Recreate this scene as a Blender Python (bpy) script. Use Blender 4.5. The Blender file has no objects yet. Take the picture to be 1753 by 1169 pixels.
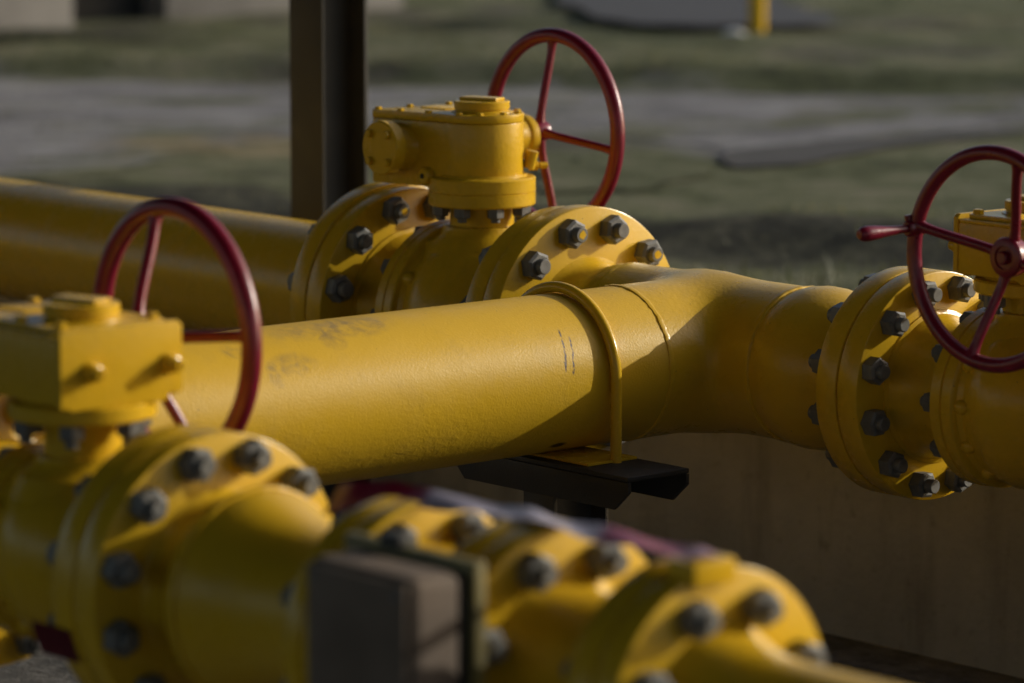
import bpy, bmesh, math, random
from mathutils import Vector, Matrix
R_ = math.radians
PI = math.pi
random.seed(7)
sc = bpy.context.scene
COL = sc.collection

# ------------------------------------------------------------------ camera, light, exposure
cam = bpy.data.cameras.new('camera')
cam.sensor_width = 36.0
cam.lens = 6627 / 1753 * 36
cam.clip_start, cam.clip_end = 0.1, 2000
cam.dof.use_dof = True
cam.dof.focus_distance = 6.72
cam.dof.aperture_fstop = 3.0
cam.dof.aperture_blades = 0
co = bpy.data.objects.new('camera', cam)
COL.objects.link(co)
YAW, PITCH = 2.4273, 0.1445
co.location = (4.9779, -4.7968, 1.0208)
fw = Vector((math.cos(YAW) * math.cos(PITCH), math.sin(YAW) * math.cos(PITCH), -math.sin(PITCH)))
rt = Vector((math.sin(YAW), -math.cos(YAW), 0))
up = rt.cross(fw)
co.matrix_world = Matrix(((rt.x, up.x, -fw.x, co.location.x), (rt.y, up.y, -fw.y, co.location.y),
                          (rt.z, up.z, -fw.z, co.location.z), (0, 0, 0, 1)))
sc.camera = co

SUN_AZ, SUN_EL = R_(66), R_(20)          # azimuth from +X towards +Y
sd = Vector((math.cos(SUN_AZ) * math.cos(SUN_EL), math.sin(SUN_AZ) * math.cos(SUN_EL), math.sin(SUN_EL)))
sun = bpy.data.lights.new('sun', 'SUN')
sun.energy = 3.3
sun.angle = R_(0.55)
sun.color = (1.0, 0.965, 0.84)
so = bpy.data.objects.new('sun', sun)
so.rotation_euler = (-sd).to_track_quat('-Z', 'Y').to_euler()
COL.objects.link(so)
w = bpy.data.worlds.new('World')
sc.world = w
w.use_nodes = True
nt = w.node_tree
sky = nt.nodes.new('ShaderNodeTexSky')
sky.sky_type = 'NISHITA'
sky.sun_disc = False
sky.sun_elevation = SUN_EL
sky.sun_rotation = PI / 2 - SUN_AZ          # the node measures from +Y towards +X
sky.dust_density = 3.0
nt.links.new(sky.outputs[0], nt.nodes['Background'].inputs[0])
nt.nodes['Background'].inputs[1].default_value = 0.135
sc.view_settings.view_transform = 'Standard'
sc.view_settings.look = 'None'
sc.view_settings.exposure = -0.06
sc.view_settings.gamma = 1.0
sc.render.engine = 'CYCLES'
sc.cycles.use_denoising = True
sc.cycles.max_bounces = 8
sc.cycles.sample_clamp_indirect = 6.0


# ------------------------------------------------------------------ materials
class MN:
    """small node helper"""
    def __init__(s, name):
        s.m = bpy.data.materials.new(name)
        s.m.use_nodes = True
        s.t = s.m.node_tree
        s.b = s.t.nodes['Principled BSDF']
        s.tc = s.t.nodes.new('ShaderNodeTexCoord')
        s.co = s.tc.outputs['Object']

    def link(s, a, b):
        s.t.links.new(a, b)

    def noise(s, scale, detail=3, rough=.55, vec=None, dist=0):
        n = s.t.nodes.new('ShaderNodeTexNoise')
        n.inputs['Scale'].default_value = scale
        n.inputs['Detail'].default_value = detail
        n.inputs['Roughness'].default_value = rough
        n.inputs['Distortion'].default_value = dist
        s.link(vec or s.co, n.inputs['Vector'])
        return n.outputs['Fac']

    def ramp(s, fac, stops):
        n = s.t.nodes.new('ShaderNodeValToRGB')
        e = n.color_ramp.elements
        while len(e) < len(stops):
            e.new(.5)
        for k, (p, c) in zip(e, stops):
            k.position = p
            k.color = (*c, 1) if len(c) == 3 else c
        s.link(fac, n.inputs[0])
        return n.outputs[0]

    def mr(s, v, a, b, c=0., d=1.):
        n = s.t.nodes.new('ShaderNodeMapRange')
        for i, x in enumerate((a, b, c, d)):
            n.inputs[i + 1].default_value = x
        s.link(v, n.inputs[0])
        return n.outputs[0]

    def math(s, op, a, b=None):
        n = s.t.nodes.new('ShaderNodeMath')
        n.operation = op
        for i, x in enumerate((a, b)):
            if x is None:
                continue
            if isinstance(x, (int, float)):
                n.inputs[i].default_value = x
            else:
                s.link(x, n.inputs[i])
        return n.outputs[0]

    def mix(s, fac, a, b):
        n = s.t.nodes.new('ShaderNodeMix')
        n.data_type = 'RGBA'
        for i, x in ((0, fac), (6, a), (7, b)):
            if isinstance(x, (int, float)):
                n.inputs[i].default_value = x
            elif isinstance(x, tuple):
                n.inputs[i].default_value = (*x, 1)
            else:
                s.link(x, n.inputs[i])
        return n.outputs[2]

    def bump(s, h, strength=.3, dist=.001, prev=None):
        n = s.t.nodes.new('ShaderNodeBump')
        n.inputs['Strength'].default_value = strength
        n.inputs['Distance'].default_value = dist
        s.link(h, n.inputs['Height'])
        if prev is not None:
            s.link(prev, n.inputs['Normal'])
        s.link(n.outputs[0], s.b.inputs['Normal'])
        return n.outputs[0]

    def set(s, k, v):
        if isinstance(v, (int, float)):
            s.b.inputs[k].default_value = v
        elif isinstance(v, tuple):
            s.b.inputs[k].default_value = (*v, 1)
        else:
            s.link(v, s.b.inputs[k])

    def xyz(s):
        n = s.t.nodes.new('ShaderNodeSeparateXYZ')
        s.link(s.co, n.inputs[0])
        return n.outputs

    def scaled(s, x, y, z):
        n = s.t.nodes.new('ShaderNodeMapping')
        n.inputs['Scale'].default_value = (x, y, z)
        s.link(s.co, n.inputs[0])
        return n.outputs[0]

    def blob(s, p, r):
        """mask, 1 inside an ellipsoid at p with radii r, soft edge"""
        n = s.t.nodes.new('ShaderNodeMapping')
        n.vector_type = 'POINT'
        n.inputs['Location'].default_value = tuple(-a / b for a, b in zip(p, r))
        n.inputs['Scale'].default_value = tuple(1 / b for b in r)
        s.link(s.co, n.inputs[0])
        l = s.t.nodes.new('ShaderNodeVectorMath')
        l.operation = 'LENGTH'
        s.link(n.outputs[0], l.inputs[0])
        return s.mr(l.outputs['Value'], .55, 1.0, 1., 0.)


YEL_A, YEL_B = (0.565, 0.334, 0.010), (0.61, 0.372, 0.020)


def yellow(name, peel=.16, peel_scale=190., coarse=0., rough=(.20, .32), marks=False):
    k = MN(name)
    n1 = k.noise(5, 4)
    base = k.mix(n1, YEL_A, YEL_B)
    # greyish dirt film in patches of its own, and small chips
    d = k.mr(k.noise(11, 6, .65), .54, .80, 0, .28)
    base = k.mix(d, base, (0.32, 0.215, 0.06))
    sp = k.mr(k.noise(150, 2, .4), .765, .79, 0, .75)
    base = k.mix(sp, base, (0.07, 0.05, 0.025))
    if marks:
        g = k.noise(42, 5, .7, dist=.6)
        def smear(base, p, r, lo, hi, amt, colr=(0.16, 0.115, 0.06)):
            m = k.math('MULTIPLY', k.blob(p, r), k.mr(g, lo, hi, 0, amt))
            return k.mix(m, base, colr)
        for p, r in (((.104, -1.035, .090), (.04, .055, .022)), ((.111, -1.079, .074), (.03, .018, .03)),
                     ((.041, -.86, .131), (.06, .09, .022)), ((.043, -.95, .130), (.05, .10, .018)),
                     ((.073, -1.131, .116), (.03, .03, .014)), ((.075, -.93, .114), (.03, .03, .02))):
            base = smear(base, p, r, .38, .70, .62)
        base = smear(base, (.076, -.443, -.113), (.02, .022, .007), .0, .1, .97, (.012, .009, .006))
        x, y, z = k.xyz()
        wob = k.math('MULTIPLY', k.math('SUBTRACT', k.noise(60, 2), .5), .008)
        for y0, sl, z0, z1 in ((-.4745, -.175, .022, .094), (-.4575, -.180, .016, .081)):
            yy = k.math('ADD', k.math('SUBTRACT', y, k.math('MULTIPLY', k.math('SUBTRACT', z, .03), -sl)), wob)
            ln = k.mr(k.math('ABSOLUTE', k.math('SUBTRACT', yy, y0)), .0012, .0026, 1, 0)
            zz = k.math('MULTIPLY', k.mr(z, z0, z0 + .006, 0, 1), k.mr(z, z1 - .006, z1, 1, 0))
            xx = k.mr(x, .05, .06, 0, 1)
            brk = k.mr(k.noise(110, 3), .36, .50, .15, .9)
            m = k.math('MULTIPLY', k.math('MULTIPLY', ln, zz), k.math('MULTIPLY', xx, brk))
            base = k.mix(m, base, (.035, .035, .06))
    k.set('Base Color', base)
    k.set('Roughness', k.mr(k.noise(24, 4), .3, .7, rough[0], rough[1]))
    k.set('Specular IOR Level', .28)
    b = k.bump(k.noise(peel_scale, 3, .5), peel, .0012)
    if coarse:
        # brushed-on paint: wrinkles and runs, stronger in some areas than in others
        v = k.noise(75, 3, .62, vec=k.scaled(1, .65, 1), dist=.5)
        area = k.mr(k.noise(5.5, 3), .36, .66, .12, 1.)
        if marks:      # paint sagged and wrinkled towards the underside of this pipe
            area = k.math('MULTIPLY', area, k.mr(k.xyz()[2], .03, -.085, .55, 3.2))
        b = k.bump(k.math('MULTIPLY', v, area), coarse, .003, b)
    return k.m


def simple(name, c1, c2, rough=.6, ns=12, bump=.15, bscale=160, metal=0., spec=.5, bdist=.001):
    k = MN(name)
    k.set('Base Color', k.mix(k.mr(k.noise(ns, 5, .6), .35, .65), c1, c2))
    k.set('Roughness', k.mr(k.noise(ns * 2, 3), .3, .7, rough - .07, rough + .07))
    k.set('Metallic', metal)
    k.set('Specular IOR Level', spec)
    if bump:
        k.bump(k.noise(bscale, 3), bump, bdist)
    return k.m


M_YEL = yellow('yellow_paint')
M_CAST = yellow('yellow_cast_paint', .45, 130., .10, (.20, .33))
M_PIPE = yellow('yellow_pipe_paint', .32, 250., .20, (.36, .50), True)
M_TEE = yellow('yellow_fitting_paint', .36, 150., .30, (.24, .38))
M_RED = simple('red_paint', (.19, .006, .026), (.14, .004, .018), .34, 30, .3, 170, 0, .55)
M_NUT = simple('dark_grey_steel', (.098, .095, .090), (.15, .145, .135), .50, 60, .3, 260, .0)
M_BLACK = simple('black_paint', (.018, .017, .017), (.030, .027, .024), .55, 14, .5, 260)
M_BLKR = simple('rusty_black_paint', (.024, .022, .019), (.040, .035, .027), .62, 9, .4, 200)
M_GAP = simple('dark_gasket', (.02, .018, .015), (.03, .026, .02), .8)
M_BOX = simple('grey_enclosure', (.105, .074, .052), (.165, .122, .092), .8, 10, .1, 120)
M_OLIVE = simple('olive_paint', (.20, .155, .04), (.13, .105, .04), .5, 22)
M_TAN = simple('tan_plaster', (.12, .11, .10), (.22, .205, .19), .85, 1.6, .3, 60, bdist=.004)


def concrete_wall_mat():
    k = MN('stained_concrete')
    n = k.noise(3.0, 6, .6)
    streak = k.noise(2.2, 5, .62, vec=k.scaled(4.5, 4.5, .7))
    c = k.mix(k.mr(n, .3, .7), (.160, .153, .147), (.235, .222, .210))
    c = k.mix(k.mr(streak, .50, .70, 0, .45), c, (.080, .069, .058))
    c = k.mix(k.mr(k.noise(26, 4), .60, .74, 0, .5), c, (.10, .085, .065))
    k.set('Base Color', c)
    k.set('Roughness', .9)
    b = k.bump(k.noise(60, 5, .6), .5, .004)
    k.bump(k.noise(7, 4), .5, .02, b)
    return k.m


def soil_mat():
    k = MN('gravelly_soil')
    c = k.ramp(k.noise(14, 8, .7), ((.32, (.030, .027, .024)), (.5, (.085, .077, .070)), (.68, (.15, .135, .125))))
    k.set('Base Color', c)
    k.set('Roughness', .95)
    k.bump(k.noise(38, 6, .7), .9, .02)
    return k.m


def grass_ground_mat():
    k = MN('grass_ground')
    g = k.ramp(k.noise(2.1, 8, .74), ((.30, (.056, .055, .040)), (.44, (.112, .122, .064)), (.56, (.19, .19, .118)),
                                     (.70, (.27, .235, .175))))
    dirt = k.ramp(k.noise(9, 5, .7), ((.3, (.052, .047, .043)), (.7, (.16, .14, .125))))
    c = k.mix(k.mr(k.noise(.85, 5, .6), .54, .66, 0, .85), g, dirt)
    x, y, z = k.xyz()
    s2 = k.math('ADD', k.math('MULTIPLY', x, -.536), k.math('MULTIPLY', y, .844))
    s2 = k.math('ADD', s2, k.math('MULTIPLY', k.math('SUBTRACT', k.noise(1.1, 5, .65), .5), 1.1))
    hi = k.mr(x, -3.4, -4.6, 4.06, 4.45)
    bank = k.math('MULTIPLY', k.mr(s2, 3.48, 3.62, 0, 1), k.mr(k.math('SUBTRACT', s2, hi), -.12, .05, 1, 0))
    soil = k.ramp(k.noise(5, 7, .75), ((.34, (.022, .022, .018)), (.48, (.052, .050, .042)), (.60, (.105, .100, .070)), (.74, (.19, .165, .15))))
    c = k.mix(k.math('MULTIPLY', bank, .92), c, soil)
    for p, rr in (((-9.6, 5.2, -.14), (.75, .7, .5)), ((-8.95, 7.05, -.14), (.55, .75, .5)), ((-9.9, 4.6, -.14), (.6, .6, .5))):
        c = k.mix(k.math('MULTIPLY', k.blob(p, rr), k.mr(k.noise(2.2, 4), .3, .55, .35, .95)), c, (.026, .030, .018))
    sand = k.math('MULTIPLY', k.blob((-5.62, 3.08, -.22), (.50, .62, .5)), k.mr(k.noise(3.2, 5, .7), .42, .58, 0, .95))
    # worn concrete path with ragged, overgrown edges
    s1 = k.math('ADD', k.math('MULTIPLY', x, -.572), k.math('MULTIPLY', y, .82))
    al = k.math('ADD', k.math('MULTIPLY', x, .82), k.math('MULTIPLY', y, .572))
    nz = k.math('SUBTRACT', k.noise(1.15, 6, .7), .5)
    ed = k.ramp(k.mr(al, -6, 2), [((a_ + 6) / 8, (e_ / 10,) * 3) for a_, e_ in ((-5, 3.9), (-3.56, 4.1), (-2.95, 5.0), (-2.7, 6.35), (-1.9, 6.4), (-1.1, 5.85), (-.75, 6.5), (.3, 7.55), (1.5, 7.9))])
    lo = k.math('SUBTRACT', s1, k.math('MULTIPLY', ed, 10.))
    lo = k.mr(k.math('ADD', lo, k.math('MULTIPLY', nz, 1.5)), -.12, .22, 0, 1)
    hi2 = k.mr(k.math('ADD', s1, k.math('MULTIPLY', nz, 1.3)), 8.25, 8.5, 1, 0)
    pm = k.math('MULTIPLY', lo, hi2)
    cc = k.mix(k.mr(k.noise(2.6, 6, .66), .32, .68), (.16, .154, .162), (.37, .358, .366))
    moss = k.mr(k.noise(1.3, 7, .68, vec=k.scaled(1.3, .85, 1)), .50, .62, 0, .9)
    c = k.mix(k.math('MULTIPLY', pm, k.math('SUBTRACT', 1., moss)), c, cc)
    c = k.mix(sand, c, (.33, .265, .16))
    k.set('Base Color', c)
    k.set('Roughness', 1.)
    k.set('Specular IOR Level', .1)
    k.bump(k.noise(26, 6, .72), 1., .05)
    return k.m


M_WALL, M_SOIL, M_GRASS, M_PATH = concrete_wall_mat(), soil_mat(), grass_ground_mat(), None
M_PATH = M_GRASS          # the same ground cover; where the path runs it shows worn concrete
M_DARK = simple('dark_slab_shade', (.016, .014, .014), (.032, .027, .026), .9, 9, .6, 40)  # near-black colour for the painted shade below the slab edge
M_ASPH = simple('dark_asphalt', (.013, .013, .018), (.024, .023, .030), .85, 5, .5, 60)
M_BLADE = simple('grass_blades', (.10, .112, .048), (.20, .185, .11), .6, 1.6, 0)
_t = M_BLADE.node_tree
_tr = _t.nodes.new('ShaderNodeBsdfTranslucent')
_mx = _t.nodes.new('ShaderNodeMixShader')
_mx.inputs[0].default_value = .45
_src = _t.nodes['Principled BSDF'].inputs['Base Color'].links[0].from_socket
_t.links.new(_src, _tr.inputs[0])
_t.links.new(_t.nodes['Principled BSDF'].outputs[0], _mx.inputs[1])
_t.links.new(_tr.outputs[0], _mx.inputs[2])
_t.links.new(_mx.outputs[0], _t.nodes['Material Output'].inputs[0])
M_STONE = simple('white_stone', (.55, .53, .5), (.68, .66, .62), .8, 9, .4, 40)


def tape_mat():
    k = MN('striped_tape')
    x, y, z = k.xyz()
    u = k.t.nodes.new('ShaderNodeUVMap')
    s2 = k.t.nodes.new('ShaderNodeSeparateXYZ')
    k.link(u.outputs[0], s2.inputs[0])
    st = k.math('FRACT', k.math('ADD', k.math('MULTIPLY', s2.outputs[0], 1.42), k.math('MULTIPLY', s2.outputs[1], .05)))
    m = k.math('MULTIPLY', k.mr(st, .0, .03), k.mr(st, .34, .38, 1, 0))
    k.set('Base Color', k.mix(k.math('MAXIMUM', m, k.mr(s2.outputs[0], .70, .74, 0, .62)), (.34, .29, .36), (.27, .014, .04)))
    k.set('Roughness', .35)
    return k.m


M_TAPE = tape_mat()


# ------------------------------------------------------------------ mesh helpers
def new():
    return bmesh.new()


def merge(bm, other, M=None):
    me = bpy.data.meshes.new('tmp')
    if M is not None:
        other.transform(M)
    other.to_mesh(me)
    other.free()
    bm.from_mesh(me)
    bpy.data.meshes.remove(me)


def axis(d, o=(0, 0, 0)):
    """matrix taking local +X to direction d at origin o"""
    return Matrix.Translation(Vector(o)) @ Vector(d).to_track_quat('X', 'Z').to_matrix().to_4x4()


AX = Matrix.Identity(4)


def lathe(bm, prof, M=AX, n=72, a0=0.):
    """revolve (along, radius) about local X; radius 0 closes an end"""
    rings = []
    for a, r in prof:
        if r <= 1e-6:
            rings.append([bm.verts.new(M @ Vector((a, 0, 0)))])
        else:
            rings.append([bm.verts.new(M @ Vector((a, r * math.cos(a0 + 2 * PI * i / n), r * math.sin(a0 + 2 * PI * i / n)))) for i in range(n)])
    for p, q in zip(rings, rings[1:]):
        for i in range(n):
            j = (i + 1) % n
            if len(p) == 1 and len(q) == 1:
                continue
            if len(p) == 1:
                bm.faces.new((p[0], q[j], q[i]))
            elif len(q) == 1:
                bm.faces.new((p[i], p[j], q[0]))
            else:
                bm.faces.new((p[i], p[j], q[j], q[i]))
    return bm


def box(bm, lo, hi, bev=0., M=AX, seg=2):
    b = new()
    bmesh.ops.create_cube(b, size=1)
    for v in b.verts:
        v.co = Vector([(l + h) / 2 + c * (h - l) for l, h, c in zip(lo, hi, v.co)])
    if bev:
        bmesh.ops.bevel(b, geom=b.edges[:], offset=bev, segments=seg, profile=.6, affect='EDGES')
    merge(bm, b, M)
    return bm


def prism(bm, poly, z0, z1, bev=0., M=AX, seg=2):
    """extrude a plan polygon (anticlockwise) from z0 to z1, rounding the rim edges"""
    b = new()
    vs = [b.verts.new((x, y, z0)) for x, y in poly]
    f = b.faces.new(vs)
    r = bmesh.ops.extrude_face_region(b, geom=[f])
    for v in r['geom']:
        if isinstance(v, bmesh.types.BMVert):
            v.co.z = z1
    bmesh.ops.recalc_face_normals(b, faces=b.faces[:])
    if bev:
        ed = [e for e in b.edges if abs(e.verts[0].co.z - e.verts[1].co.z) < 1e-6]
        bmesh.ops.bevel(b, geom=ed, offset=bev, segments=seg, profile=.6, affect='EDGES')
    merge(bm, b, M)
    return bm


def tube(bm, pts, r, n=16, closed=False, caps=True):
    pts = [Vector(p) for p in pts]
    m = len(pts)
    rad = r if isinstance(r, (list, tuple)) else [r] * m
    rings = []
    ref = None
    for i, p in enumerate(pts):
        a = pts[(i - 1) % m] if (closed or i) else p
        b = pts[(i + 1) % m] if (closed or i < m - 1) else p
        t = (b - a).normalized()
        if ref is None:
            ref = Vector((0, 0, 1)) if abs(t.z) < .9 else Vector((1, 0, 0))
        u = (ref - t * ref.dot(t)).normalized()
        ref = u
        v = t.cross(u)
        rings.append([bm.verts.new(p + rad[i] * (math.cos(2 * PI * k / n) * u + math.sin(2 * PI * k / n) * v)) for k in range(n)])
    for i in range(m if closed else m - 1):
        A, B = rings[i], rings[(i + 1) % m]
        for k in range(n):
            bm.faces.new((A[k], A[(k + 1) % n], B[(k + 1) % n], B[k]))
    if caps and not closed:
        bm.faces.new(rings[0][::-1])
        bm.faces.new(rings[-1])
    return bm


def hexnut(bm, M, af, h, ch=.0):
    """hexagonal prism along local X from 0 to h with chamfered outer corners"""
    r = af / 2 / math.cos(PI / 6)
    ch = ch or af * .075
    lathe(bm, ((0, 0), (0, r), (h - ch, r), (h, r - ch * 1.5), (h, 0)), M, 6)
    return bm


def link(name, bm, mats, parent=None, off=None, angle=32, M=None, recalc=True):
    if off is not None:
        bm.transform(Matrix.Translation(Vector(off)))
    if M is not None:
        bm.transform(M)
    if recalc:
        bmesh.ops.recalc_face_normals(bm, faces=bm.faces[:])
    lim = R_(angle)
    for e in bm.edges:
        e.smooth = e.is_manifold and e.calc_face_angle(0) < lim
    for f in bm.faces:
        f.smooth = True
    me = bpy.data.meshes.new(name)
    bm.to_mesh(me)
    bm.free()
    for m in (mats if isinstance(mats, (list, tuple)) else [mats]):
        me.materials.append(m)
    o = bpy.data.objects.new(name, me)
    COL.objects.link(o)
    if parent is not None:
        o.parent = parent
    return o


def tag(o, label=None, cat=None, group=None, kind=None):
    if label:
        o['label'] = label
    if cat:
        o['category'] = cat
    if group:
        o['group'] = group
    if kind:
        o['kind'] = kind
    return o


def thing(name, label, cat, loc=(0, 0, 0), group=None):
    o = bpy.data.objects.new(name, None)
    o.empty_display_size = .05
    o.location = loc
    COL.objects.link(o)
    return tag(o, label, cat, group)


def copy_to(o, parent, loc=None):
    c = o.copy()
    COL.objects.link(c)
    c.parent = parent
    if loc is not None:
        c.location = loc
    return c


# ------------------------------------------------------------------ piping parts (all along local X)
def flange_prof(x0, x1, R, bore, e=.003):
    return ((x0, bore), (x0, R - e), (x0 + e * .35, R - e * .3), (x0 + e, R), (x1 - e, R), (x1 - e * .35, R - e * .3), (x1, R - e), (x1, bore))


def flange(name, parent, x0, x1, R, off, mat=None, joint=None):
    """one flange disc; joint = +1/-1 side of the raised face, where a 3 mm gap is left"""
    bm = new()
    g = .0016
    a, b = (x0, x1 - g) if joint == 1 else (x0 + g, x1) if joint == -1 else (x0, x1)
    lathe(bm, flange_prof(a, b, R, .02), n=96)
    if joint:
        j = b if joint == 1 else a
        lathe(bm, ((j, .02), (j, R * .80), (j + joint * g, R * .80), (j + joint * g, .02)), n=64)
    return link(name, bm, mat or M_YEL, parent, off)


def stud(parent, x0, x1, Rb, ang, off, af, h, prot, paint=False, name='stud_bolt'):
    """a threaded rod through both flanges with a hexagonal nut at each end"""
    y, z = -Rb * math.sin(ang), Rb * math.cos(ang)
    bm = new()
    tw = random.uniform(0, PI / 3)
    rot = Matrix.Rotation(tw, 4, 'X')
    hexnut(bm, Matrix.Translation((x1 + .0005, 0, 0)) @ rot, af, h)
    hexnut(bm, Matrix.Translation((x0 - .0005, 0, 0)) @ Matrix.Rotation(PI, 4, 'Z') @ Matrix.Rotation(random.uniform(0, PI / 3), 4, 'X'), af, h)
    # washer-like bearing face
    pr = prot * random.uniform(.8, 1.2)
    rs = af * .30
    lathe(bm, ((x0 - h - prot, 0), (x0 - h - prot, rs - .001), (x0 - h - prot + .001, rs), (x1 + h + pr - .0015, rs), (x1 + h + pr, rs - .0015), (x1 + h + pr, 0)), n=20)
    nf = len(bm.faces)
    if paint:
        bm.faces.ensure_lookup_table()
        b2 = new()
        bmesh.ops.create_circle(b2, cap_ends=True, segments=9, radius=rs * .62)
        for v in b2.verts:
            v.co *= random.uniform(.75, 1.1)
        for f in b2.faces:
            f.material_index = 1
        merge(bm, b2, Matrix.Translation((x1 + h + pr + .0006, 0, 0)) @ Matrix.Rotation(PI / 2, 4, 'Y'))
    o = link(name, bm, [M_NUT, M_YEL], parent, None, 25)
    o.location = Vector((0, y, z)) + Vector(off)
    return o


def bolt_ring(parent, x0, x1, Rb, off, n=12, af=.040, h=.028, prot=.017, painted=()):
    for k in range(n):
        stud(parent, x0, x1, Rb, 2 * PI * (k + .5) / n, off, af, h, prot, k in painted)


def arc(cx, cy, r, a0, a1, n):
    return [(cx + r * math.cos(a0 + (a1 - a0) * i / n), cy + r * math.sin(a0 + (a1 - a0) * i / n)) for i in range(n + 1)]


def rrect(x0, y0, x1, y1, r, n=5):
    if not isinstance(r, (tuple, list)):
        r = (r,) * 4
    p = []
    for (cx, cy, a), q in zip(((x1, y0, -PI / 2), (x1, y1, 0), (x0, y1, PI / 2), (x0, y0, PI)), r):
        sx = cx - q if cx == x1 else cx + q
        sy = cy - q if cy == y1 else cy + q
        p += arc(sx, sy, q, a, a + PI / 2, n)
    return p


# ------------------------------------------------------------------ handwheel
def handwheel(parent, hub, side, Rw, rt_, spokes, dish, off, crank=None, hs=1.):
    """wheel in the XZ plane; side = +1/-1 along Y; hub position is on the shaft; the rim stands dish further out"""
    hx, hy, hz = hub
    ry = hy + side * dish
    bm = new()
    pts = [(hx + Rw * math.cos(t), ry, hz + Rw * math.sin(t)) for t in [2 * PI * i / 96 for i in range(96)]]
    tube(bm, pts, rt_, 18, True)
    wheel = link('handwheel', bm, M_RED, parent, off)
    bm = new()
    lathe(bm, [(p, q * hs) for p, q in ((-.022, 0), (-.022, .024), (-.012, .030), (.010, .033), (.014, .031), (.016, .026), (.0165, .019), (.0135, .018), (.0135, .011), (.021, .0105), (.023, .008), (.023, 0))],
          axis((0, side, 0), (hx, hy, hz)), 40)
    link('hub', bm, M_RED, wheel, off)
    for a in spokes:
        a = R_(a)
        c, s = math.cos(a), math.sin(a)
        bm = new()
        P0 = Vector((hx + .020 * hs * c, hy, hz + .020 * hs * s))
        P1 = Vector((hx + (Rw - rt_ * .4) * c, ry, hz + (Rw - rt_ * .4) * s))
        pp, rr = [], []
        for i in range(13):
            t = i / 12
            e = t * t * (3 - 2 * t)
            q = P0.lerp(P1, t)
            q.y = hy + (ry - hy) * (e * .5 + t * .5)
            pp.append(q)
            rr.append(.0082 + .0045 * max(0, (t - .86) / .14) ** 2 + .003 * max(0, (.15 - t) / .15))
        tube(bm, pp, rr, 14)
        link('spoke', bm, M_RED, wheel, off)
    if crank is not None:
        a = R_(crank)
        p = Vector((hx + (Rw + .002) * math.cos(a), ry, hz + (Rw + .002) * math.sin(a)))
        bm = new()
        lathe(bm, ((-.014, 0), (-.014, .013), (.004, .0145), (.016, .013), (.018, .010), (.018, .0065), (.03, .0068), (.055, .0085), (.085, .0118), (.100, .0128), (.110, .0115), (.116, .007), (.1175, 0)),
              axis((-.12, side, -.03), p), 28)
        tube(bm, [p + Vector((-.004, side * .01, .008)), p + Vector((-.006, side * .012, .021))], .006, 8)
        link('crank_handle', bm, M_RED, wheel, off)
    return wheel


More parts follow.
